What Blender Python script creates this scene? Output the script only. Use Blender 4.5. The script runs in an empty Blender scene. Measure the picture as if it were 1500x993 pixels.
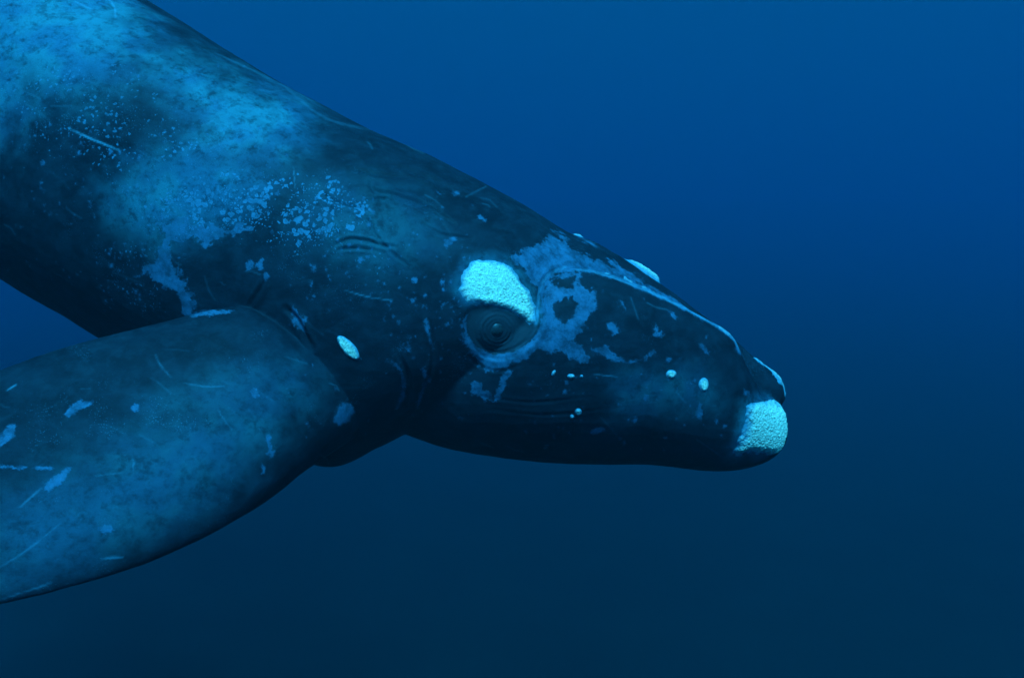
import bpy, bmesh, math, random
import numpy as np
from mathutils import Vector, noise

random.seed(7)
rng = np.random.default_rng(7)
scene = bpy.context.scene
COL = scene.collection

# ------------------------------------------------------------------ camera
D = 7.0                      # metres from the lens to the whale's midline plane
S = 0.006                    # metres per photo pixel on that plane
cam_d = bpy.data.cameras.new('camera')
cam_d.sensor_width = 36.0
cam_d.lens = 36.0 * D / (1500 * S)
cam_d.clip_start = 0.05
cam_d.clip_end = 2000.0
cam = bpy.data.objects.new('camera', cam_d)
cam.location = (0, -D, 0)
cam.rotation_euler = (math.pi / 2, 0, 0)
COL.objects.link(cam)
scene.camera = cam

# ------------------------------------------------------------------ sky and sun
SUN_EL, SUN_AZ = math.radians(54), math.radians(178)   # compass bearing of the sun, clockwise from +Y
world = bpy.data.worlds.new('World')
scene.world = world
world.use_nodes = True
wn = world.node_tree
sky = wn.nodes.new('ShaderNodeTexSky')
sky.sky_type = 'NISHITA'
sky.sun_disc = False
sky.sun_elevation = SUN_EL
sky.sun_rotation = SUN_AZ
wn.links.new(sky.outputs[0], wn.nodes['Background'].inputs['Color'])
wn.nodes['Background'].inputs['Strength'].default_value = 0.08
sd = bpy.data.lights.new('sun', 'SUN')
sd.energy = 5.0
sd.angle = math.radians(12)
sd.color = (1.0, 0.97, 0.92)
sun = bpy.data.objects.new('sun', sd)
to_sun = Vector((math.sin(SUN_AZ) * math.cos(SUN_EL), math.cos(SUN_AZ) * math.cos(SUN_EL), math.sin(SUN_EL)))
sun.rotation_euler = to_sun.to_track_quat('Z', 'Y').to_euler()
COL.objects.link(sun)

vs = scene.view_settings
vs.view_transform = 'Standard'
vs.look = 'None'
vs.gamma = 1.0
vs.use_curve_mapping = False
vs.exposure = 2.78
cy = scene.cycles
cy.volume_bounces = 1
cy.max_bounces = 8
cy.diffuse_bounces = 2
cy.glossy_bounces = 2
cy.use_denoising = True
cy.denoiser = 'OPENIMAGEDENOISE'
cy.volume_step_rate = 1.0

# ------------------------------------------------------------------ helpers
def P(px, py, y=0.0):
    """photo pixel -> point at depth y (y = 0 is the whale's midline)"""
    k = S * (D + y) / D
    return np.array([(px - 750) * k, y, -(py - 496.5) * k])

def side_uv(co):
    """side view coordinates of surface points; the far flank is mapped like the near one"""
    yy = -np.abs(co[:, 1])
    k = S * (D + yy) / D
    return np.stack([750 + co[:, 0] / k, 496.5 - co[:, 2] / k], 1)

def proj(co):
    k = S * (D + co[:, 1]) / D
    return np.stack([750 + co[:, 0] / k, 496.5 - co[:, 2] / k], 1)

def catmull(A, n):
    """resample rows of A to n rows with a Catmull-Rom spline"""
    A = np.asarray(A, float)
    m = len(A)
    t = np.linspace(0, m - 1, n)
    i = np.clip(t.astype(int), 0, m - 2)
    f = (t - i)[:, None]
    p0 = A[np.clip(i - 1, 0, m - 1)]; p1 = A[i]; p2 = A[i + 1]; p3 = A[np.clip(i + 2, 0, m - 1)]
    return 0.5 * ((2 * p1) + (-p0 + p2) * f + (2 * p0 - 5 * p1 + 4 * p2 - p3) * f ** 2 + (-p0 + 3 * p1 - 3 * p2 + p3) * f ** 3)

def loft_mesh(rings, V, F):
    """append a closed loft through equal-length rings"""
    base = len(V)
    n = len(rings[0])
    for r in rings:
        V.extend(map(tuple, r))
    for i in range(len(rings) - 1):
        a = base + i * n
        for j in range(n):
            k = (j + 1) % n
            F.append((a + j, a + k, a + n + k, a + n + j))
    for ring, a, flip in ((rings[0], base, True), (rings[-1], base + (len(rings) - 1) * n, False)):
        c = len(V)
        V.append(tuple(np.mean(ring, 0)))
        for j in range(n):
            k = (j + 1) % n
            F.append((c, a + k, a + j) if flip else (c, a + j, a + k))

def value_noise(co, scale, octaves=3, seed=0.0):
    """cheap vectorised gradient-free noise, about -1..1"""
    out = np.zeros(len(co)); amp = 1.0; tot = 0.0
    for o in range(octaves):
        q = co * scale * (2 ** o) + 17.3 * (o + 1) + seed
        i = np.floor(q).astype(np.int64); f = q - i; f = f * f * (3 - 2 * f)
        def h(a, b, c):
            n = (a * 374761393 + b * 668265263 + c * 1274126177) & 0xffffffff
            n = ((n ^ (n >> 13)) * 1274126177) & 0xffffffff
            return ((n ^ (n >> 16)) & 0xffff) / 32767.5 - 1.0
        r = 0
        for dx in (0, 1):
            wx = f[:, 0] if dx else 1 - f[:, 0]
            for dy in (0, 1):
                wy = f[:, 1] if dy else 1 - f[:, 1]
                for dz in (0, 1):
                    wz = f[:, 2] if dz else 1 - f[:, 2]
                    r = r + wx * wy * wz * h(i[:, 0] + dx, i[:, 1] + dy, i[:, 2] + dz)
        out += amp * r; tot += amp; amp *= 0.5
    return out / tot

def sd_poly(uv, poly):
    """signed distance in side-view pixels, positive inside"""
    poly = np.asarray(poly, float)
    best = np.full(len(uv), 1e9); inside = np.zeros(len(uv), bool)
    for a, b in zip(poly, np.roll(poly, -1, 0)):
        e = b - a; w = uv - a
        t = np.clip((w @ e) / max(e @ e, 1e-9), 0, 1)
        d = w - t[:, None] * e
        best = np.minimum(best, (d * d).sum(1))
        c = (a[1] > uv[:, 1]) != (b[1] > uv[:, 1])
        if abs(e[1]) > 1e-9:
            inside ^= c & (uv[:, 0] < (e[0] * (uv[:, 1] - a[1]) / e[1] + a[0]))
    d = np.sqrt(best)
    return np.where(inside, d, -d)

def sd_line(uv, pts):
    """distance in side-view pixels to a polyline, and the fraction along it"""
    pts = np.asarray(pts, float)
    best = np.full(len(uv), 1e9); par = np.zeros(len(uv)); n = len(pts) - 1
    for k in range(n):
        e = pts[k + 1] - pts[k]; w = uv - pts[k]
        t = np.clip((w @ e) / max(e @ e, 1e-9), 0, 1)
        d = ((w - t[:, None] * e) ** 2).sum(1)
        m = d < best
        best[m] = d[m]; par[m] = (k + t[m]) / n
    return np.sqrt(best), par

def sstep(a, b, x):
    t = np.clip((x - a) / (b - a), 0, 1)
    return t * t * (3 - 2 * t)

def smooth_curve(pts, n=24):
    return catmull(pts, n)

# ------------------------------------------------------------------ water: one big body of it round camera and whale
def water_material():
    m = bpy.data.materials.new('sea_water')
    m.use_nodes = True
    nt = m.node_tree
    for n in list(nt.nodes):
        nt.nodes.remove(n)
    out = nt.nodes.new('ShaderNodeOutputMaterial')
    def scatter(col, dens, g):
        n = nt.nodes.new('ShaderNodeVolumeScatter')
        n.inputs['Color'].default_value = (*col, 1); n.inputs['Density'].default_value = dens
        n.inputs['Anisotropy'].default_value = g
        return n
    a = scatter((0.12, 0.52, 1.0), 0.0049, 0.72)      # clear-water and fine-silt scattering, blue, forward
    b = scatter((0.10, 1.0, 0.03), 0.0018, 0.05)     # plankton, greener and even in all directions
    c = nt.nodes.new('ShaderNodeVolumeAbsorption')
    c.inputs['Color'].default_value = (0.45, 0.827, 0.920, 1); c.inputs['Density'].default_value = 0.12
    s1 = nt.nodes.new('ShaderNodeAddShader'); s2 = nt.nodes.new('ShaderNodeAddShader')
    nt.links.new(a.outputs[0], s1.inputs[0]); nt.links.new(b.outputs[0], s1.inputs[1])
    nt.links.new(s1.outputs[0], s2.inputs[0]); nt.links.new(c.outputs[0], s2.inputs[1])
    nt.links.new(s2.outputs[0], out.inputs['Volume'])
    return m

def build_water():
    x0, x1, y0, y1, z0, z1 = -300, 300, -90, 300, -22, 51
    v = [(x, y, z) for z in (z0, z1) for y in (y0, y1) for x in (x0, x1)]
    f = [(0, 2, 3, 1), (4, 5, 7, 6), (0, 1, 5, 4), (2, 6, 7, 3), (0, 4, 6, 2), (1, 3, 7, 5)]
    me = bpy.data.meshes.new('water')
    me.from_pydata(v, [], f)
    me.materials.append(water_material())
    o = bpy.data.objects.new('water', me)
    o['kind'] = 'structure'
    COL.objects.link(o)
build_water()

def build_surface():
    n = 30
    g = np.linspace(-1, 1, n) * 299
    X, Y = np.meshgrid(g, 105 + g * .65)
    pts = np.stack([X.ravel(), Y.ravel(), np.zeros(n * n)], 1)
    pts[:, 2] = 50.8 + 0.05 * value_noise(pts, .11, 2)
    f = [(j * n + i, j * n + i + 1, (j + 1) * n + i + 1, (j + 1) * n + i) for j in range(n - 1) for i in range(n - 1)]
    me = bpy.data.meshes.new('water_surface'); me.from_pydata(pts.tolist(), [], f)
    m = bpy.data.materials.new('water_skin'); m.use_nodes = True; nt = m.node_tree
    for nd in list(nt.nodes): nt.nodes.remove(nd)
    out = nt.nodes.new('ShaderNodeOutputMaterial'); mix = nt.nodes.new('ShaderNodeMixShader')
    fr = nt.nodes.new('ShaderNodeFresnel'); fr.inputs['IOR'].default_value = 1.33
    gl = nt.nodes.new('ShaderNodeBsdfGlossy'); gl.inputs['Roughness'].default_value = .08
    tr = nt.nodes.new('ShaderNodeBsdfTransparent')
    nz = nt.nodes.new('ShaderNodeTexNoise'); nz.inputs['Scale'].default_value = .6; nz.inputs['Detail'].default_value = 4
    tc = nt.nodes.new('ShaderNodeTexCoord'); bp = nt.nodes.new('ShaderNodeBump'); bp.inputs['Strength'].default_value = .3; bp.inputs['Distance'].default_value = .2
    nt.links.new(tc.outputs['Object'], nz.inputs['Vector']); nt.links.new(nz.outputs['Fac'], bp.inputs['Height']); nt.links.new(bp.outputs[0], gl.inputs['Normal'])
    nt.links.new(fr.outputs[0], mix.inputs[0]); nt.links.new(tr.outputs[0], mix.inputs[1]); nt.links.new(gl.outputs[0], mix.inputs[2])
    nt.links.new(mix.outputs[0], out.inputs['Surface'])
    me.materials.append(m)
    o = bpy.data.objects.new('water_surface', me); o['kind'] = 'structure'; COL.objects.link(o)
build_surface()

def build_added_seabed():  # unseen rising floor, added to darken the lower water
    n = 60
    g = np.linspace(-1, 1, n)
    xs = np.sign(g) * np.abs(g) ** 1.6 * 280; ys = 105 + np.sign(g) * np.abs(g) ** 1.6 * 190
    X, Y = np.meshgrid(xs, ys)
    pts = np.stack([X.ravel(), Y.ravel(), np.zeros(n * n)], 1)
    pts[:, 2] = np.minimum(-8.3 + 0.075 * (pts[:, 1] - 5) + 0.00055 * np.maximum(pts[:, 1] - 5, 0) ** 2, 46) + 0.3 * value_noise(pts, .05, 3)
    f = [(j * n + i, j * n + i + 1, (j + 1) * n + i + 1, (j + 1) * n + i) for j in range(n - 1) for i in range(n - 1)]
    me = bpy.data.meshes.new('added_seabed'); me.from_pydata(pts.tolist(), [], f)
    m = bpy.data.materials.new('added_dark_floor'); m.use_nodes = True; nt = m.node_tree
    b = nt.nodes['Principled BSDF']; b.inputs['Roughness'].default_value = .95; b.inputs['Specular IOR Level'].default_value = .05
    nz = nt.nodes.new('ShaderNodeTexNoise'); nz.inputs['Scale'].default_value = .4; nz.inputs['Detail'].default_value = 6
    tc = nt.nodes.new('ShaderNodeTexCoord'); nt.links.new(tc.outputs['Object'], nz.inputs['Vector'])
    mx = nt.nodes.new('ShaderNodeMix'); mx.data_type = 'RGBA'
    mx.inputs[6].default_value = (.006, .007, .007, 1); mx.inputs[7].default_value = (.010, .011, .010, 1)
    nt.links.new(nz.outputs['Fac'], mx.inputs[0]); nt.links.new(mx.outputs[2], b.inputs['Base Color'])
    me.materials.append(m)
    o = bpy.data.objects.new('added_seabed', me); o['kind'] = 'structure'; COL.objects.link(o)
build_added_seabed()

# ------------------------------------------------------------------ whale: lofted volumes fused into one skin
def fit_rings(stations, nr, ns, fit_from, fit_to):
    """stations: (Tx,Ty,Bx,By, half depth, y offset, exponent); silhouettes of the rings are fitted to T and B"""
    St = catmull(stations, ns)
    th = np.linspace(0, 2 * math.pi, nr, endpoint=False)
    rings = []
    for s in St:
        T, B = np.array(s[:2]), np.array(s[2:4]); W, y0, ex = s[4], s[5], max(s[6], 1.6)
        t3, b3 = P(*T, y0), P(*B, y0)
        ce, up = (t3 + b3) / 2, (t3 - b3) / 2
        cx, sx = np.cos(th), np.sin(th)
        fz = np.sign(cx) * np.abs(cx) ** (2 / ex); fy = np.sign(sx) * np.abs(sx) ** (2 / ex)
        u = (T - B) / np.linalg.norm(T - B)
        L3 = np.linalg.norm(up)
        upd = up / L3
        for _ in range(8):
            ring = ce + np.outer(fz, upd * L3) + np.outer(fy, [0, W, 0])
            d = proj(ring) @ u
            e1, e0 = T @ u - d.max(), d.min() - B @ u
            k = S * (D + y0) / D
            L3 = max(L3 + 0.5 * (e1 + e0) * k * 0.8, 0.02)
            ce = ce + upd * 0.5 * (e1 - e0) * k * 0.8
        rings.append(ring)
    return rings

V, F = [], []
trunk = [  # top x,y  bottom x,y  half-depth  y-offset  exponent
    (-620, -470, -640, -425, 0.10, 1.3, 2.0),
    (-520, -420, -570, -320, 0.20, 1.1, 2.0),
    (-370, -330, -470, -160, 0.45, 0.9, 2.0),
    (-190, -225, -330, 20, 0.80, 0.65, 2.0),
    (20, -112, -170, 232, 1.10, 0.45, 2.0),
    (232, 10, 0, 404, 1.30, 0.25, 2.05),
    (382, 102, 143, 494, 1.38, 0.12, 2.1),
    (532, 187, 300, 592, 1.40, 0.05, 2.1),
    (640, 233, 400, 655, 1.38, 0.0, 2.1),
    (726, 276, 487, 686, 1.34, 0.0, 2.1),
    (786, 310, 556, 656, 1.26, 0.0, 2.1),
    (834, 340, 600, 634, 1.16, 0.0, 2.1),
    (872, 354, 665, 620, 1.05, 0.0, 2.0),
    (916, 380, 740, 580, 0.84, 0.0, 2.0),
    (962, 412, 830, 545, 0.60, 0.0, 2.0),
    (1008, 446, 920, 545, 0.44, 0.0, 2.0),
    (1056, 482, 1000, 570, 0.36, 0.0, 2.0),
    (1100, 520, 1060, 592, 0.30, 0.0, 2.0),
    (1136, 551, 1105, 606, 0.24, 0.0, 2.0),
    (1148, 575, 1134, 599, 0.14, 0.0, 2.0),
]
loft_mesh(fit_rings(trunk, 72, 150, 0, 1), V, F)

# lower jaw with its high arched lips
sec = np.array([(0, 0), (-.30, .02), (-.58, .10), (-.82, .25), (-.96, .46), (-1.0, .66), (-.95, .84), (-.865, .96), (-.80, 1.0),
                (-.73, .975), (-.66, .84), (-.45, .68), (0, .62)])
sec = catmull(sec, 40)
sec = np.vstack([sec, (sec * [-1, 1])[-2:0:-1]])
jaw = [  # lip x,y  underside x,y  half-depth  cheek shrink
    (640, 470, 590, 632, 0.90),
    (715, 455, 660, 657, 1.06),
    (780, 420, 745, 671, 1.12),
    (828, 393, 815, 678, 1.10),
    (880, 399, 880, 680, 1.04),
    (935, 419, 935, 680, 0.95),
    (990, 444, 985, 685, 0.84),
    (1036, 468, 1032, 690, 0.72),
    (1072, 492, 1072, 689, 0.60),
    (1094, 535, 1102, 682, 0.48),
    (1118, 575, 1126, 671, 0.37),
    (1140, 585, 1143, 655, 0.25),
    (1148, 610, 1150, 640, 0.12),
]
rings = []
for s in catmull(jaw, 80):
    T, B, W = s[:2], s[2:4], max(s[4], .05)
    yl = -0.80 * W
    t3 = P(*T, yl); b3 = P(*B, 0)
    for _ in range(8):
        ring = b3 + np.outer(sec[:, 1], (t3 - b3) * [1, 0, 1]) + np.outer(sec[:, 0], [0, W, 0])
        pr = proj(ring)
        b3 = b3 + np.array([0, 0, -(B[1] - pr[:, 1].max()) * S * .8])
    rings.append(ring)
loft_mesh(rings, V, F)

# flippers: a broad paddle reaching down, back and out towards the camera
def flipper(st, mirror):
    st = catmull(st, 60)
    th = np.linspace(0, 2 * math.pi, 56, endpoint=False)
    U = np.array([P(s[0], s[1], s[4]) for s in st]); L = np.array([P(s[2], s[3], s[5]) for s in st])
    C = (U + L) / 2
    tan = np.gradient(C, axis=0)
    rings = []
    for i, s in enumerate(st):
        ch = (L[i] - U[i]) / 2
        n = np.cross(tan[i], ch); n /= np.linalg.norm(n)
        c, q = np.cos(th), np.sin(th)
        prof = np.sign(q) * np.abs(q) ** 1.15 * (1 + 0.25 * c)       # thicker towards the leading edge
        rings.append(C[i] + np.outer(c, ch) + np.outer(prof, n * s[6]))
    if mirror:
        rings = [r * [1, -1, 1] for r in rings][::-1]
    loft_mesh(rings, V, F)
flip_near = [  # upper x,y  lower x,y  y upper, y lower, half thickness
    (500, 490, 560, 610, -0.55, -0.50, 0.20),
    (432, 468, 500, 652, -0.98, -1.05, 0.26),
    (372, 452, 448, 688, -1.26, -1.45, 0.27),
    (310, 455, 398, 728, -1.42, -1.72, 0.25),
    (205, 482, 330, 770, -1.58, -1.98, 0.22),
    (105, 508, 250, 808, -1.74, -2.20, 0.19),
    (0, 544, 150, 846, -1.90, -2.40, 0.16),
    (-100, 590, 40, 876, -2.06, -2.55, 0.13),
    (-190, 650, -75, 892, -2.22, -2.65, 0.10),
    (-240, 730, -190, 870, -2.40, -2.62, 0.05),
]
flip_far = [(s[0] + (500 - s[0]) * 0.05, s[1] - (620 - s[0]) * 0.16, s[2] + (560 - s[2]) * .05, s[3] - (640 - s[2]) * 0.27, s[4], s[5], s[6]) for s in flip_near]
flipper(flip_near, False)
flipper(flip_far, True)

# tail flukes
def fluke(sign):
    base = P(-600, -440, 1.3)
    st = []
    for t, lead, trail, th in ((0, .45, -.75, .11), (.2, .40, -.85, .10), (.45, .15, -.95, .08), (.7, -.25, -1.05, .055), (.88, -.65, -1.12, .035), (1.0, -1.05, -1.2, .012)):
        st.append((t, lead, trail, th))
    ax = np.array([0.86, 0, -0.51]); up = np.array([0.51, 0, .86])
    rings = []
    q = np.linspace(0, 2 * math.pi, 40, endpoint=False)
    for t, lead, trail, th in catmull(st, 30):
        c = base + np.array([0, sign * (t * 2.0), 0]) + ax * (lead + trail) / 2
        rings.append(c + np.outer(np.cos(q), ax * (lead - trail) / 2) + np.outer(np.sin(q), up * th))
    loft_mesh(rings if sign > 0 else [r for r in rings], V, F)
fluke(1); fluke(-1)

tmp = bpy.data.meshes.new('body_source')
tmp.from_pydata(V, [], F)
bm = bmesh.new(); bm.from_mesh(tmp); bmesh.ops.recalc_face_normals(bm, faces=bm.faces); bm.to_mesh(tmp); bm.free()
body = bpy.data.objects.new('body', tmp)
COL.objects.link(body)
mod = body.modifiers.new('fuse', 'REMESH'); mod.mode = 'VOXEL'; mod.voxel_size = VOXEL if 'VOXEL' in globals() else 0.0105
dg = bpy.context.evaluated_depsgraph_get()
me = bpy.data.meshes.new_from_object(body.evaluated_get(dg))
body.modifiers.clear()
body.data = me
me.name = 'body'
bpy.data.meshes.remove(tmp)

nv = len(me.vertices)
co = np.empty(nv * 3); me.vertices.foreach_get('co', co); co = co.reshape(-1, 3)
ed = np.empty(len(me.edges) * 2, np.int64); me.edges.foreach_get('vertices', ed); ed = ed.reshape(-1, 2)
deg = np.bincount(ed.ravel(), minlength=nv).astype(float)
def laplace(x):
    out = np.empty_like(x)
    for k in range(x.shape[1]):
        out[:, k] = np.bincount(ed[:, 0], x[ed[:, 1], k], nv) + np.bincount(ed[:, 1], x[ed[:, 0], k], nv)
    return out / deg[:, None] - x
for _ in range(8):
    co += 0.55 * laplace(co); co -= 0.50 * laplace(co)
for _ in range(3):
    co += 0.4 * laplace(co)
def set_co():
    me.vertices.foreach_set('co', co.ravel()); me.update()
def normals():
    n = np.empty(nv * 3); me.vertex_normals.foreach_get('vector', n); return n.reshape(-1, 3)
set_co()
nor = normals()
uv = side_uv(co)
print('body verts', nv)

# ---- folds, lids and ridges pressed into the skin
EYE = np.array([728.0, 483.0])
facing = sstep(-0.1, 0.25, np.abs(nor[:, 1]))      # flank, not the edge-on back and belly
on_flank = np.abs(co[:, 1]) > 0.25
disp = np.zeros(nv)
def groove(pts, width, depth, rim=0.0, taper=True):
    p = smooth_curve(pts, 20)
    lo, hi = p.min(0) - 25, p.max(0) + 25
    m = np.where((uv > lo).all(1) & (uv < hi).all(1) & on_flank)[0]
    d, t = sd_line(uv[m], p)
    f = np.sin(np.clip(t, 0.02, 0.98) * math.pi) ** 0.5 if taper else 1.0
    disp[m] -= f * depth * np.exp(-(d / width) ** 2)
    if rim:
        disp[m] += f * rim * np.exp(-((d - 2.2 * width) / width) ** 2)
MOUTH = [(760, 512), (782, 492), (791, 468), (792, 440), (798, 415), (812, 400), (832, 392)]
groove(MOUTH, 4.0, 0.012, 0.010)
groove([(x + 6, y + 3) for x, y in MOUTH[2:]], 3.0, 0.008)
groove([(785, 470), (776, 440), (760, 412), (748, 398)], 2.5, 0.012, 0.008)
for pts, w, d in (
    ([(543, 268), (548, 280), (580, 288), (610, 297), (640, 312), (665, 330)], 2.6, 0.016),
    ([(540, 295), (570, 292), (600, 298), (625, 308)], 2.2, 0.012),
    ([(560, 235), (600, 252), (650, 272), (700, 300)], 3.0, 0.010),
    ([(520, 250), (560, 258), (600, 262)], 2.5, 0.009),
    ([(490, 360), (510, 351), (535, 353), (560, 360), (580, 362)], 2.4, 0.014),
    ([(495, 366), (520, 364), (545, 367)], 2.0, 0.010),
    ([(535, 315), (542, 330), (550, 345), (575, 372), (600, 390)], 2.2, 0.010),
    ([(470, 285), (500, 300), (540, 310)], 2.6, 0.008),
    ([(620, 330), (650, 345), (690, 350)], 2.4, 0.009),
    ([(366, 452), (372, 438), (384, 420), (390, 410)], 3.2, 0.015),
    ([(418, 450), (434, 466), (446, 488), (458, 510)], 3.4, 0.022),
    ([(585, 520), (600, 560), (592, 600)], 2.6, 0.012),
    ([(628, 470), (634, 500), (632, 540), (615, 590)], 2.6, 0.010),
    ([(690, 503), (706, 520), (730, 526), (756, 520), (780, 502)], 1.8, 0.006),
    ([(698, 497), (712, 511), (732, 516), (752, 510), (770, 498)], 1.6, 0.006),
    ([(684, 520), (705, 537), (732, 544), (762, 535)], 2.0, 0.005),
    ([(720, 600), (800, 608), (880, 600)], 2.0, 0.003),
    ([(700, 580), (780, 590), (860, 582)], 2.0, 0.003),
):
    groove(pts, w, d, d * 0.45)
r = np.linalg.norm((uv - EYE) * [1.0, 1.05], axis=1)
m = (r < 90) & on_flank
rr = r[m]
socket = sd_poly(uv[m], smooth_curve([(684, 470), (690, 455), (715, 451), (745, 460), (768, 474), (787, 478), (775, 500), (752, 517), (722, 521), (698, 508), (684, 488), (684, 470)], 40))
disp[m] += -0.012 * sstep(-8, 6, socket) * sstep(16, 34, rr) + 0.018 * np.exp(-(rr / 24) ** 2)
disp[m] += 0.007 * np.exp(-((socket + 10) / 7.0) ** 2)
ring_f = np.exp(-(rr / 34) ** 4)
disp[m] += ring_f * (0.010 * np.exp(-((rr - 24) / 1.8) ** 2) + 0.006 * np.exp(-((rr - 18) / 1.5) ** 2) + 0.005 * np.exp(-((rr - 30) / 1.8) ** 2) + 0.004 * np.exp(-((rr - 13) / 1.3) ** 2))
# muscle and blubber unevenness
disp += 0.016 * value_noise(co, 1.1, 2) + 0.005 * value_noise(co, 4.5, 2, 3.0) + 0.0012 * value_noise(co, 26.0, 2, 9.0)
base_co = co.copy()
co += nor * disp[:, None]
set_co()
nor = normals()
uv = side_uv(co)

# ---- skin marks, kept as distances so the material can give them crisp, ragged edges
N1 = value_noise(co, 9.0, 3, 5.0); N2 = value_noise(co, 30.0, 3, 8.0)
patch = np.full(nv, -40.0)       # bare grey-white patches
flake = np.zeros(nv)             # peeling skin: amount of pale flakes
pale = np.zeros(nv)              # weathered, greyer skin, with light on back and flipper painted in
onflip = (np.abs(co[:, 1]) > 1.30) & (uv[:, 0] < 470) & (uv[:, 1] > 440)
def near(pts, pad):
    p = np.asarray(pts, float)
    return np.where((uv[:, 0] > p[:, 0].min() - pad) & (uv[:, 0] < p[:, 0].max() + pad) & (uv[:, 1] > p[:, 1].min() - pad) & (uv[:, 1] < p[:, 1].max() + pad) & on_flank)[0]
def add_patch(pts, rag=4.0, shift=0.0, level=1.0):
    m = near(pts, 30)
    s = sd_poly(uv[m], pts) + 1.5 * rag * N1[m] + 1.6 * rag * N2[m] + shift
    patch[m] = np.maximum(patch[m], s)
def cut_patch(pts, rag=4.0):
    m = near(pts, 30)
    s = sd_poly(uv[m], pts) + 2 * rag * N1[m] + 1.8 * rag * N2[m]
    patch[m] = np.minimum(patch[m], -s)
def soft(arr, pts, w, amt):
    m = near(pts, w + 10)
    s = sd_poly(uv[m], pts) + w * 0.5 * N1[m]
    arr[m] = np.maximum(arr[m], amt * sstep(-w, w, s))
# head: pale skin round the mouth corner and under the eye
add_patch([(748, 378), (775, 362), (800, 350), (810, 340), (818, 352), (832, 360), (850, 372), (880, 385), (905, 392), (930, 402), (955, 425), (900, 405), (850, 395), (812, 402), (800, 425), (796, 450), (780, 420), (765, 395)], 5)
add_patch([(796, 420), (815, 400), (850, 400), (848, 420), (870, 425), (874, 448), (862, 470), (845, 490), (838, 500), (850, 510), (868, 525), (850, 530), (838, 525), (822, 515), (806, 520), (790, 508), (782, 497), (792, 470)], 5)
cut_patch([(810, 448), (838, 438), (845, 452), (828, 470), (812, 466)], 4)
cut_patch([(806, 408), (840, 408), (838, 418), (812, 420)], 4)
add_patch([(866, 512), (888, 505), (900, 520), (920, 530), (935, 525), (958, 510), (965, 516), (945, 530), (915, 533), (892, 526)], 3)
add_patch([(676, 470), (686, 462), (690, 486), (706, 508), (728, 518), (752, 514), (775, 498), (790, 496), (782, 514), (760, 528), (735, 538), (712, 541), (686, 521), (674, 496)], 5)
add_patch([(676, 470), (686, 462), (692, 486), (708, 506), (728, 516), (752, 512), (775, 498), (786, 496), (770, 516), (748, 526), (722, 528), (700, 518), (684, 498)], 2)
add_patch([(686, 560), (700, 556), (712, 572), (725, 575), (735, 548), (748, 540), (746, 566), (730, 586), (708, 588), (690, 580)], 5, -2)
for k, (x, y, a, b, an) in enumerate([(848, 514, 11, 11, 0), (898, 480, 10, 5, 40), (962, 485, 11, 8, 70), (913, 447, 8, 3, 55), (985, 462, 8, 3, 40), (1032, 510, 11, 3, 50),
                                      (980, 526, 7, 4, 0), (659, 353, 12, 4, -40), (1094, 575, 6, 5, 30), (372, 575, 6, 7, 0), (367, 388, 6, 9, 0),
                                      (381, 387, 6, 9, 10), (391, 406, 6, 6, 0), (455, 388, 5, 5, 0), (510, 402, 7, 5, 0), 
                                      (18, 684, 22, 3, 2), (63, 685, 14, 3.5, 0), (155, 776, 11, 4, 0), (810, 510, 4, 4, 0),
                                      (668, 283, 6, 3, 10), (640, 283, 8, 3, 15), (705, 319, 8, 4, 20), (1025, 602, 3, 12, 5), (876, 630, 12, 4, -10), (930, 616, 5, 3, 0),
                                      (800, 655, 5, 4, 0), (385, 684, 5, 9, -10), (395, 655, 4, 20, -15), (310, 458, 34, 4, -4), (438, 470, 26, 7, 62), (820, 345, 16, 4, 30),
                                      (860, 352, 20, 4, 35), (905, 392, 22, 4, 40)]):
    q = np.linspace(0, 2 * math.pi, 14, endpoint=False); a_ = math.radians(an)
    pts = [(x + a * math.cos(t) * math.cos(a_) - b * math.sin(t) * math.sin(a_), y + a * math.cos(t) * math.sin(a_) + b * math.sin(t) * math.cos(a_)) for t in q]
    add_patch(pts, min(4.0, b * 0.75))
for pts in ([(93, 607), (100, 597), (118, 583), (124, 588), (136, 588), (134, 595), (118, 601), (103, 610)], [(-14, 636), (0, 634), (14, 622), (23, 620), (22, 640), (8, 650), (0, 658), (-16, 670)],
            [(64, 716), (70, 706), (104, 681), (106, 686), (98, 700), (72, 720)], [(486, 618), (494, 600), (500, 588), (516, 590), (520, 602), (510, 618), (496, 624)],
            [(189, 601), (196, 590), (206, 590), (206, 600), (196, 604)]):
    add_patch(pts, 1.6)
for (x0, x1, y0, y1, cnt) in ((560, 700, 370, 520, 60), (450, 560, 260, 440, 60), (150, 280, 340, 460, 70), (800, 1060, 420, 640, 50), (30, 200, 180, 330, 40), (200, 400, 90, 200, 25), (380, 620, 520, 640, 18), (640, 1080, 520, 660, 60), (420, 700, 300, 480, 90), (560, 690, 430, 560, 70), (180, 420, 180, 340, 80), (0, 200, 200, 420, 60)):
    for _ in range(cnt):
        x, y, r_ = rng.uniform(x0, x1), rng.uniform(y0, y1), 0.7 + rng.exponential(0.75)
        m = near([(x, y)], 6)
        patch[m] = np.maximum(patch[m], r_ - np.linalg.norm((uv[m] - (x, y)) * [1, rng.uniform(.6, 1.3)], axis=1) + .8 * N2[m])
# pale lip margin
_lip = smooth_curve([(840, 392), (880, 398), (935, 418), (990, 443), (1036, 467), (1072, 490), (1084, 514)], 40)
m = near(_lip, 14); d, t = sd_line(uv[m], _lip)
patch[m] = np.maximum(patch[m], 5.0 - d + 3.5 * N1[m] + 1.5 * N2[m])
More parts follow.
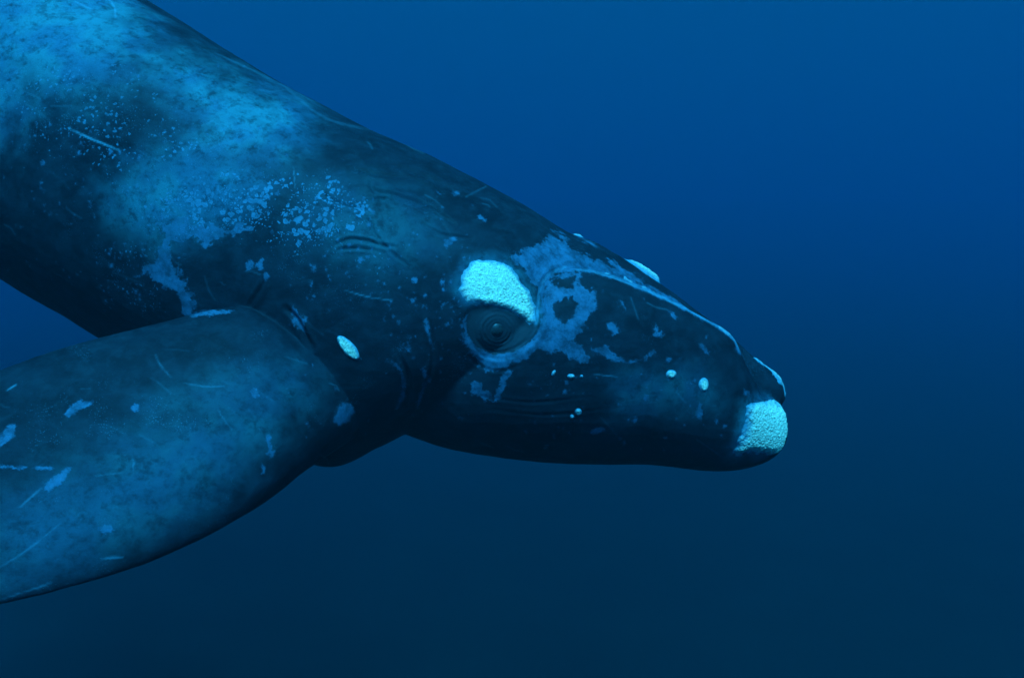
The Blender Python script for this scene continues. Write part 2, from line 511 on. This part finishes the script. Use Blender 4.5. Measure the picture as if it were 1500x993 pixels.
# neck streaks
for pts, w in (([(575, 530), (588, 545), (592, 565), (590, 580), (580, 598)], 4), ([(620, 540), (624, 556), (618, 575), (612, 595)], 4), ([(624, 470), (628, 490), (634, 510)], 4)):
    m = near(pts, 20); d, t = sd_line(uv[m], smooth_curve(pts, 14))
    patch[m] = np.maximum(patch[m], w * 0.7 - d + 3 * N2[m] + 1.5 * N1[m])
# shoulder: the forked bare patch and the flaking belt above it
add_patch([(238, 352), (246, 360), (255, 390), (270, 412), (284, 440), (282, 462), (270, 455), (262, 432), (246, 424), (234, 410), (222, 398), (206, 406), (210, 394), (228, 385), (232, 368)], 5, 1)
add_patch([(230, 330), (260, 318), (300, 330), (345, 325), (384, 328), (380, 345), (340, 352), (300, 358), (272, 346), (255, 352), (244, 368), (238, 352)], 9, -1)
soft(flake, [(210, 300), (260, 262), (360, 250), (470, 262), (530, 275), (545, 310), (520, 345), (470, 370), (400, 360), (340, 345), (280, 350), (225, 340)], 32, 0.95)
soft(flake, [(440, 330), (560, 300), (620, 380), (560, 440), (470, 420)], 40, 0.28)
soft(flake, [(150, 360), (230, 350), (290, 450), (220, 470), (150, 440)], 25, 0.5)
soft(flake, [(0, 60), (200, 90), (330, 230), (200, 300), (60, 240), (0, 200)], 60, 0.5)
soft(flake, [(640, 370), (680, 470), (690, 540), (560, 560), (520, 470)], 40, 0.16)
# greyer, weathered skin and painted-in light over the back and along the flipper
soft(pale, [(-200, -180), (190, -30), (215, 60), (150, 130), (40, 130), (-60, 250), (-250, 150)], 75, 1.0)
soft(pale, [(180, 60), (330, 120), (440, 150), (440, 215), (340, 240), (250, 260), (300, 180)], 60, 1.0)
soft(pale, [(165, 280), (220, 230), (340, 220), (400, 260), (340, 330), (240, 350), (180, 330)], 50, 0.85)
soft(pale, [(440, 260), (620, 290), (640, 360), (560, 400), (440, 340)], 50, 0.32)
soft(pale, [(0, 760), (160, 660), (330, 590), (440, 560), (400, 640), (280, 740), (120, 820), (0, 850)], 70, 0.42)
soft(pale, [(200, 600), (330, 540), (440, 530), (460, 590), (380, 640)], 40, 0.3)
soft(pale, [(900, 550), (1030, 540), (1060, 590), (900, 610)], 30, 0.38)
for pts in ([(672, 402), (688, 381), (712, 374), (736, 380), (758, 398), (776, 424), (787, 450), (787, 472), (758, 462), (712, 445), (684, 441), (670, 426)], [(1088, 592), (1108, 585), (1160, 596), (1148, 668), (1070, 665), (1080, 645)]):
    soft(pale, pts, 20, 1.0)
# thin raked scars, painted highlights on the mouth ridges, and the pale lip line
scar_glint = np.zeros(nv)
fade = np.where(onflip, 0.65, 1.0)
for pts, w, a in (
    ([(x - 4, y - 1) for x, y in MOUTH], 3.2, .85), ([(786, 474), (777, 444), (761, 414), (750, 400)], 2.2, .6),  # mouth and brow-crust ridge highlights, painted as pale lines
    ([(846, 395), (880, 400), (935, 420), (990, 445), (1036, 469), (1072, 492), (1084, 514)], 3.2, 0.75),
    ([(100, 188), (130, 202), (152, 211), (174, 220)], 2.2, 1.0), ([(160, 0), (168, 12), (169, 28)], 2.0, .7), ([(110, 3), (136, 15)], 2.0, .6),
    ([(0, 830), (40, 805), (90, 765)], 2.0, .4), ([(195, 672), (196, 692)], 1.8, .5), ([(10, 572), (24, 563)], 1.8, .9), ([(228, 520), (236, 536), (250, 552)], 2, .4),
    ([(270, 561), (300, 566), (330, 566)], 1.6, .4), ([(140, 697), (180, 692)], 1.6, .3), ([(30, 742), (60, 715)], 2.4, .5), ([(505, 425), (540, 435), (575, 440)], 1.5, .5),
    ([(870, 548), (905, 552)], 1.4, .5), ([(150, 818), (165, 816), (180, 815)], 2.2, .8), ([(0, 878), (50, 862), (75, 853)], 2.0, .5), ([(400, 110), (470, 170), (540, 190)], 3.0, .18),
    ([(555, 190), (620, 225)], 2.5, .2), ([(315, 78), (390, 112)], 2.2, .2), ([(430, 245), (432, 275)], 1.5, .4), ([(340, 630), (325, 610), (320, 600)], 1.6, .35)):
    m = near(pts, 12); d, t = sd_line(uv[m], smooth_curve(pts, 10))
    scar_glint[m] = np.maximum(scar_glint[m], a * sstep(w, w * 0.3, d) * np.sin(np.clip(t, .06, .94) * math.pi) ** .4)
for _ in range(80):
    x, y = rng.uniform(0, 1100), rng.uniform(0, 680); L = rng.uniform(8, 45); an = rng.normal(0.5, 0.35)
    pts = np.array([(x, y), (x + L / 2 * math.cos(an) + rng.normal(0, 2), y + L / 2 * math.sin(an)), (x + L * math.cos(an), y + L * math.sin(an) + rng.normal(0, 3))])
    m = near(pts, 6)
    if len(m):
        d, t = sd_line(uv[m], pts)
        scar_glint[m] = np.maximum(scar_glint[m], rng.uniform(.05, .2) * sstep(1.8, .6, d))
# dark lids
lid = np.zeros(nv)
mm = near([(660, 430), (800, 540)], 5)
lid[mm] = sstep(-5, 3, sd_poly(uv[mm], [(684, 470), (690, 453), (715, 450), (745, 458), (768, 472), (788, 479), (775, 500), (752, 514), (722, 518), (698, 506), (686, 488)]))
patch = np.where(lid > 0.5, np.minimum(patch, -10), patch)
for nm, arr in (('patch', patch), ('flake', flake), ('pale', pale), ('scar_glint', scar_glint * fade), ('lid', lid)):
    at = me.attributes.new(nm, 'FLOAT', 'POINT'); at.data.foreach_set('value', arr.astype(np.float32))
me.polygons.foreach_set('use_smooth', np.ones(len(me.polygons), bool))

# ------------------------------------------------------------------ materials of the whale
class NT:
    def __init__(s, name):
        s.m = bpy.data.materials.new(name); s.m.use_nodes = True; s.nt = s.m.node_tree
        s.b = s.nt.nodes['Principled BSDF']
        s.co = s.nt.nodes.new('ShaderNodeTexCoord').outputs['Object']
    def set(s, sock, v):
        if hasattr(v, 'is_output'): s.nt.links.new(v, sock)
        elif isinstance(v, tuple): sock.default_value = (*v, 1)
        else: sock.default_value = v
    def attr(s, name):
        n = s.nt.nodes.new('ShaderNodeAttribute'); n.attribute_name = name; return n.outputs['Fac']
    def noise(s, scale, detail=4, rough=.6, dist=0.0, vec=None):
        n = s.nt.nodes.new('ShaderNodeTexNoise'); n.inputs['Scale'].default_value = scale; n.inputs['Detail'].default_value = detail
        n.inputs['Roughness'].default_value = rough; n.inputs['Distortion'].default_value = dist
        s.nt.links.new(vec or s.co, n.inputs['Vector']); return n.outputs['Fac']
    def voro(s, scale, feature='F1', rand=1.0, vec=None, out='Distance'):
        n = s.nt.nodes.new('ShaderNodeTexVoronoi'); n.feature = feature; n.inputs['Scale'].default_value = scale; n.inputs['Randomness'].default_value = rand
        s.nt.links.new(vec or s.co, n.inputs['Vector']); return n.outputs[out]
    def math(s, op, a, b=0.0, c=0.0, clamp=False):
        n = s.nt.nodes.new('ShaderNodeMath'); n.operation = op; n.use_clamp = clamp
        for k, v in enumerate((a, b, c)): s.set(n.inputs[k], v)
        return n.outputs[0]
    def ramp(s, v, a, b, lo=0.0, hi=1.0):
        n = s.nt.nodes.new('ShaderNodeMapRange'); n.interpolation_type = 'SMOOTHSTEP'
        for k, x in zip(('Value', 'From Min', 'From Max', 'To Min', 'To Max'), (v, a, b, lo, hi)): s.set(n.inputs[k], x)
        return n.outputs['Result']
    def mix(s, f, a, b):
        n = s.nt.nodes.new('ShaderNodeMix'); n.data_type = 'RGBA'
        s.set(n.inputs[0], f); s.set(n.inputs[6], a); s.set(n.inputs[7], b); return n.outputs[2]
    def stretch(s, x, y, z, rot=0.0):
        n = s.nt.nodes.new('ShaderNodeMapping'); n.inputs['Scale'].default_value = (x, y, z); n.inputs['Rotation'].default_value = (0, rot, 0)
        s.nt.links.new(s.co, n.inputs['Vector']); return n.outputs[0]
    def bump(s, h, strength, dist):
        n = s.nt.nodes.new('ShaderNodeBump'); n.inputs['Strength'].default_value = strength; n.inputs['Distance'].default_value = dist
        s.set(n.inputs['Height'], h); s.nt.links.new(n.outputs[0], s.b.inputs['Normal'])

def skin_material():
    t = NT('whale_skin')
    patch, flake, pale, scar_glint, lid = (t.attr(n) for n in ('patch', 'flake', 'pale', 'scar_glint', 'lid'))
    streak = t.noise(3.2, 6, .65, .4, t.stretch(.8, 1, 1.3, .53))
    fine = t.noise(38, 5, .7)
    mid = t.noise(9, 5, .65, .3)
    base = t.mix(t.ramp(streak, .35, .7), (.0035, .0065, .009), (.008, .014, .019))
    base = t.mix(t.ramp(mid, .45, .75, 0, .6), base, (.012, .022, .028))
    # weathered grey skin and painted light, broken up by darker mottling
    mott = t.math('MULTIPLY', t.ramp(t.noise(13, 6, .72, .2), .32, .62, .34, 1), t.ramp(fine, .25, .65, .6, 1))
    pf = t.math('MULTIPLY', pale, t.ramp(t.math('ADD', mott, t.math('MULTIPLY', streak, .5)), .2, 1.1), 0, True)
    palec = t.mix(t.ramp(t.noise(2.6, 4, .6), .38, .62), (.022, .088, .122), (.030, .128, .142))
    base = t.mix(pf, base, palec)
    # peeling flakes: small rounded cells, denser where the flake amount is high
    nd = t.nt.nodes.new('ShaderNodeTexNoise'); nd.inputs['Scale'].default_value = 26; nd.inputs['Detail'].default_value = 4; t.nt.links.new(t.co, nd.inputs['Vector'])
    vm = t.nt.nodes.new('ShaderNodeVectorMath'); vm.operation = 'MULTIPLY_ADD'; vm.inputs[1].default_value = (.05, .05, .05)
    t.nt.links.new(nd.outputs['Color'], vm.inputs[0]); t.nt.links.new(t.co, vm.inputs[2])
    v1 = t.voro(24, vec=vm.outputs[0]); v2 = t.voro(50, vec=vm.outputs[0])
    th1 = t.math('MULTIPLY', t.math('MULTIPLY', flake, .62), t.ramp(t.noise(5.5, 3), .32, .64))
    th2 = t.math('MULTIPLY', t.math('MULTIPLY', flake, .42), t.ramp(t.noise(8.5, 3), .36, .62))
    f1 = t.ramp(t.math('SUBTRACT', th1, v1), -.03, .05)
    f2 = t.ramp(t.math('SUBTRACT', th2, v2), -.03, .05)
    ff = t.math('MAXIMUM', f1, f2)
    ringd = t.math('MULTIPLY', ff, t.ramp(v1, .05, .22, .55, 1))
    base = t.mix(t.math('MULTIPLY', ringd, t.ramp(t.noise(7, 4, .7), .3, .65, .35, .9)), base, (.05, .13, .18))
    f3 = t.ramp(t.math('SUBTRACT', t.math('MULTIPLY', .26, t.ramp(t.noise(3.1, 4, .7), .47, .68)), t.voro(80)), -.04, .06)
    base = t.mix(t.math('MULTIPLY', f3, .6), base, (.05, .10, .13))
    # bare patches with ragged edges
    pe = t.math('ADD', patch, t.math('MULTIPLY', t.math('SUBTRACT', t.noise(48, 6, .75), .5), 16))
    pm = t.ramp(pe, -1.2, 2.8)
    tone = t.ramp(t.noise(11, 6, .75), .34, .66, .28, 1.0)
    base = t.mix(t.math('MULTIPLY', pm, tone), base, (.036, .088, .130))
    base = t.mix(t.math('MULTIPLY', scar_glint, t.ramp(t.noise(20, 4, .7), .3, .6, .25, .7)), base, (.10, .23, .28))
    base = t.mix(t.math('MULTIPLY', lid, .9), base, (.020, .024, .028))
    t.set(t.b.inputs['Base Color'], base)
    t.b.inputs['Roughness'].default_value = .55
    t.b.inputs['Specular IOR Level'].default_value = .04
    h = t.math('ADD', t.math('MULTIPLY', t.noise(60, 5, .7), .6), t.math('MULTIPLY', t.math('ADD', ringd, pm), .5))
    h = t.math('ADD', h, t.math('MULTIPLY', t.noise(14, 4, .6, .2, t.stretch(.7, 1, 1.6, .53)), .6))
    t.bump(h, .35, .010)
    return t.m

def callosity_material():
    t = NT('callosity')
    crust = t.voro(85); n = t.noise(45, 5, .7)
    c = t.mix(t.ramp(n, .3, .7), (.68, .46, .31), (.84, .60, .41))
    c = t.mix(t.math('MULTIPLY', t.ramp(crust, 0.30, .70, 0, .75), t.ramp(t.noise(60, 3), .32, .62)), c, (.26, .22, .15))
    edge = t.attr('edge')
    c = t.mix(t.ramp(t.math('ADD', edge, t.math('MULTIPLY', t.math('SUBTRACT', n, .5), 12)), 15.0, 0.5), c, (.05, .15, .19))
    t.set(t.b.inputs['Base Color'], c)
    t.b.inputs['Roughness'].default_value = .8
    t.b.inputs['Specular IOR Level'].default_value = .03
    t.bump(t.math('ADD', crust, t.noise(110, 3)), .22, .005)
    return t.m

def eye_material():
    t = NT('eyeball')
    t.set(t.b.inputs['Base Color'], t.mix(t.ramp(t.noise(40, 3), .3, .7), (.010, .012, .014), (.03, .03, .028)))
    t.b.inputs['Roughness'].default_value = .42
    t.b.inputs['Specular IOR Level'].default_value = .3
    return t.m

def lid_material():
    t = NT('eyelid')
    t.set(t.b.inputs['Base Color'], t.mix(t.ramp(t.noise(50, 4), .3, .7), (.008, .015, .020), (.022, .038, .048)))
    t.b.inputs['Roughness'].default_value = .6
    t.b.inputs['Specular IOR Level'].default_value = .15
    return t.m

me.materials.append(skin_material())
whale = bpy.data.objects.new('whale', None)
whale.location = tuple(P(560, 686, 0.0))
whale.empty_display_size = 0.5
whale['label'] = 'dark right whale with crusty white head patches, diving head down through blue water'
whale['category'] = 'whale'
COL.objects.link(whale)
def child(o, parent=whale):
    o.parent = parent
    o.matrix_parent_inverse = parent.matrix_world.inverted()
bpy.context.view_layer.update()
child(body)

# ------------------------------------------------------------------ callosities: crusts grown on patches of the skin itself
pol = np.empty(len(me.polygons) * 4, np.int64)
quads = len(me.loops) == len(pol)
me.loops.foreach_get('vertex_index', pol); pol = pol.reshape(-1, 4)
CALM = callosity_material()
def crust(pts, height, grain, mask=None, rag=3.0, cuts=2, label=None, seed=0.0, near_only=True, soft_w=11.0, at=None, egain=1.0):
    if callable(pts): s = pts(co, uv)
    else:
        s = np.full(nv, -99.0); m = near(pts, 25)
        s[m] = sd_poly(uv[m], pts) + rag * N1[m] + .4 * rag * N2[m]
    if near_only: s = np.where(co[:, 1] < 0.05, s, -99.0)
    if mask is not None: s = np.where(mask, s, -99.0)
    keep = (s[pol] > -3).all(1)
    fs = pol[keep]
    if not len(fs): print('empty crust', pts); return
    ids, inv = np.unique(fs, return_inverse=True)
    b = bmesh.new()
    vs_ = [b.verts.new(co[i]) for i in ids]
    for q in inv.reshape(-1, 4): b.faces.new([vs_[k] for k in q])
    mesh = bpy.data.meshes.new('callosity')
    ls = b.verts.layers.float.new('edge'); 
    lx = b.verts.layers.float_vector.new('nrm')
    for v, i in zip(b.verts, ids): v[ls] = s[i] * egain; v[lx] = nor[i]
    # keep only the largest island
    b.verts.index_update(); seen = set(); best = []
    for v0 in b.verts:
        if v0 in seen: continue
        st_, isl = [v0], [v0]; seen.add(v0)
        while st_:
            for e_ in st_.pop().link_edges:
                for w_ in e_.verts:
                    if w_ not in seen: seen.add(w_); st_.append(w_); isl.append(w_)
        if at is not None:
            if min((proj(np.array([v_.co[:]])) - at)[0] @ (proj(np.array([v_.co[:]])) - at)[0] + 1e3 * max(v_.co.y + .2, 0) for v_ in isl[::7]) < 60: best = isl
        elif len(isl) > len(best): best = isl
    keepv = set(best)
    bmesh.ops.delete(b, geom=[v for v in b.verts if v not in keepv], context='VERTS')
    if cuts: bmesh.ops.subdivide_edges(b, edges=b.edges[:], cuts=cuts, use_grid_fill=True)
    b.to_mesh(mesh); b.free()
    n = len(mesh.vertices)
    c = np.empty(n * 3); mesh.vertices.foreach_get('co', c); c = c.reshape(-1, 3)
    e = np.empty(n); mesh.attributes['edge'].data.foreach_get('value', e)
    nn = np.empty(n * 3); mesh.attributes['nrm'].data.foreach_get('vector', nn); nn = nn.reshape(-1, 3)
    nn /= np.linalg.norm(nn, axis=1)[:, None] + 1e-9
    g = value_noise(c, 1 / grain, 3, seed) + .7 * np.abs(value_noise(c, .45 / grain, 2, seed + 4))
    hgt = -0.004 + height * sstep(-1.5, soft_w + 3, e) * (0.9 + 0.17 * g) 
    c = c + nn * hgt[:, None]
    mesh.vertices.foreach_set('co', c.ravel()); mesh.update()
    mesh.attributes.remove(mesh.attributes['nrm'])
    mesh.polygons.foreach_set('use_smooth', np.ones(len(mesh.polygons), bool))
    mesh.materials.append(CALM)
    o = bpy.data.objects.new('callosity', mesh)
    if label: o['label'] = label
    COL.objects.link(o); child(o)
    return o
def oval(x, y, a, b, an=0):
    q = np.linspace(0, 2 * math.pi, 16, endpoint=False); a_ = math.radians(an)
    return [(x + a * math.cos(t) * math.cos(a_) - b * math.sin(t) * math.sin(a_), y + a * math.cos(t) * math.sin(a_) + b * math.sin(t) * math.cos(a_)) for t in q]
crust([(672, 402), (688, 381), (712, 374), (736, 380), (758, 398), (776, 424), (787, 450), (787, 472), (776, 478), (758, 468), (738, 456), (712, 448), (684, 443), (670, 426)], 0.026, 0.010, cuts=2,
      label='broad white crust like an eyebrow above the eye', rag=7)
crust([(1088, 592), (1108, 585), (1132, 584), (1160, 596), (1165, 640), (1148, 668), (1110, 668), (1070, 665), (1080, 645), (1092, 620)], 0.034, 0.010, cuts=2,
      label='blunt white crust on the tip of the chin', near_only=False, mask=(co[:, 2] < P(0, 583, -.1)[2]) & (co[:, 0] > 0), rag=8, at=np.array([1112.0, 632.0]))
# rostrum: crest behind the lip and the bonnet at the tip
top = nor[:, 2] > 0.25
def bonnet(c, u):
    d = np.minimum(uv[:, 0] - 1096, 1170 - uv[:, 0]); d = np.minimum(d, (0.17 - np.abs(c[:, 1])) / S); return np.minimum(d, 588 - u[:, 1]) * 0.30 + 4 * N1 + 3 * N2
crust(bonnet, 0.030, 0.016, mask=(nor[:, 2] + nor[:, 0] > 0.5) & (co[:, 0] > 1.5), near_only=False, label='white crust on the tip of the upper jaw')
def crest(c, u):
    return (1 - np.sqrt(((u[:, 0] - 942) / 30) ** 2 + (c[:, 1] / 0.22) ** 2)) * 20 + 3 * N1 + 2 * N2
crust(crest, 0.055, 0.018, mask=(nor[:, 2] > 0.2) & (np.abs(co[:, 1]) < .5), near_only=False, label='raised white crust midway along the upper jaw', soft_w=9)
def blow(c, u):
    return (1 - np.sqrt(((u[:, 0] - 846) / 13) ** 2 + (c[:, 1] / 0.12) ** 2)) * 11 + 2 * N1 + N2
crust(blow, 0.030, 0.015, mask=(nor[:, 2] > 0.5) & (np.abs(co[:, 1]) < .5), near_only=False, label='small white crust behind the blowholes', soft_w=6)
for k_, (ln, lb) in enumerate((([(872, 397), (905, 405), (940, 419), (965, 431)], 'thin pale crust along the lower lip, nearer the eye'), ([(1040, 470), (1060, 482), (1076, 496), (1084, 513)], 'thin pale crust along the lower lip, nearer the chin'))):
    ln = smooth_curve(ln, 24)
    def lip(c, u):
        out = np.full(nv, -99.0); m = near(ln, 12)
        d, t = sd_line(u[m], ln); out[m] = (5.2 - d) * 0.8 + 3 * N1[m] + 2.5 * N2[m] - 4 * (np.abs(t - .5) * 2) ** 3; return out
    crust(lip, 0.012, 0.014, mask=(co[:, 1] < -.25), label=lb, soft_w=7)
for (x, y, a, b_, an, lb) in ((510, 510, 24, 10, 48, 'short white crust in front of the flipper'), (983, 548, 9, 8, 0, 'round white crust high on the lower jaw'), (1031, 563, 8, 11, 0, 'round white crust nearest the chin on the lower jaw'),
                             (836, 551, 7, 5, 0, None), (847, 603, 6, 6, 0, None), (838, 610, 4, 4, 0, None), (811, 546, 4, 6, 30, None), (852, 551, 3, 3, 0, None)):
    crust(oval(x, y, a, b_, an), 0.018, 0.012, rag=1.5, label=lb, soft_w=6, egain=2.2)

# ------------------------------------------------------------------ eye
k = np.argmin(((uv - EYE) ** 2).sum(1) + np.where(co[:, 1] < 0, 0, 1e6))
ec, en = co[k], nor[k]
for sgn in (1, -1):
    q = Vector((en[0], en[1] * sgn, en[2])).to_track_quat('Z', 'Y')
    pos = Vector((ec[0], ec[1] * sgn, ec[2]))
    e = bpy.data.objects.new('eye', bpy.data.meshes.new('eye'))
    b = bmesh.new(); bmesh.ops.create_uvsphere(b, u_segments=40, v_segments=24, radius=0.075); b.to_mesh(e.data); b.free()
    e.data.polygons.foreach_set('use_smooth', np.ones(len(e.data.polygons), bool)); e.data.materials.append(eye_material())
    e.matrix_world = __import__('mathutils').Matrix.Translation(pos - Vector((en[0], en[1] * sgn, en[2])) * 0.060) @ q.to_matrix().to_4x4()
    COL.objects.link(e); child(e)
    l = bpy.data.objects.new('eyelid', bpy.data.meshes.new('eyelid'))
    b = bmesh.new(); rings = []
    prof = [(a_ * .88, b_ * .8) for a_, b_ in [(0.036, 0.052), (0.045, 0.062), (0.056, 0.066), (0.068, 0.061), (0.074, 0.063), (0.084, 0.057), (0.094, 0.049), (0.104, 0.046), (0.116, 0.036), (0.135, 0.010)]]
    for rad, hz in prof:
        rings.append([b.verts.new((rad * 1.12 * math.cos(a) * (1 + .03 * math.sin(3 * a + rad * 60)), rad * 0.95 * math.sin(a) * (1 + .03 * math.cos(2 * a + rad * 80)), hz * .72 + .012 + .0022 * math.sin(5 * a + rad * 90) + .006 * noise.noise((rad * 60 * math.cos(a), rad * 60 * math.sin(a), 3.0 * sgn)))) for a in np.linspace(0, 2 * math.pi, 48, endpoint=False)])
    for r0, r1 in zip(rings, rings[1:]):
        for j in range(48): b.faces.new((r0[j], r1[j], r1[(j + 1) % 48], r0[(j + 1) % 48]))
    bmesh.ops.recalc_face_normals(b, faces=b.faces)
    b.to_mesh(l.data); b.free()
    l.data.polygons.foreach_set('use_smooth', np.ones(len(l.data.polygons), bool)); l.data.materials.append(lid_material())
    l.matrix_world = e.matrix_world.copy()
    COL.objects.link(l)
    bpy.context.view_layer.update()
    child(l, e)
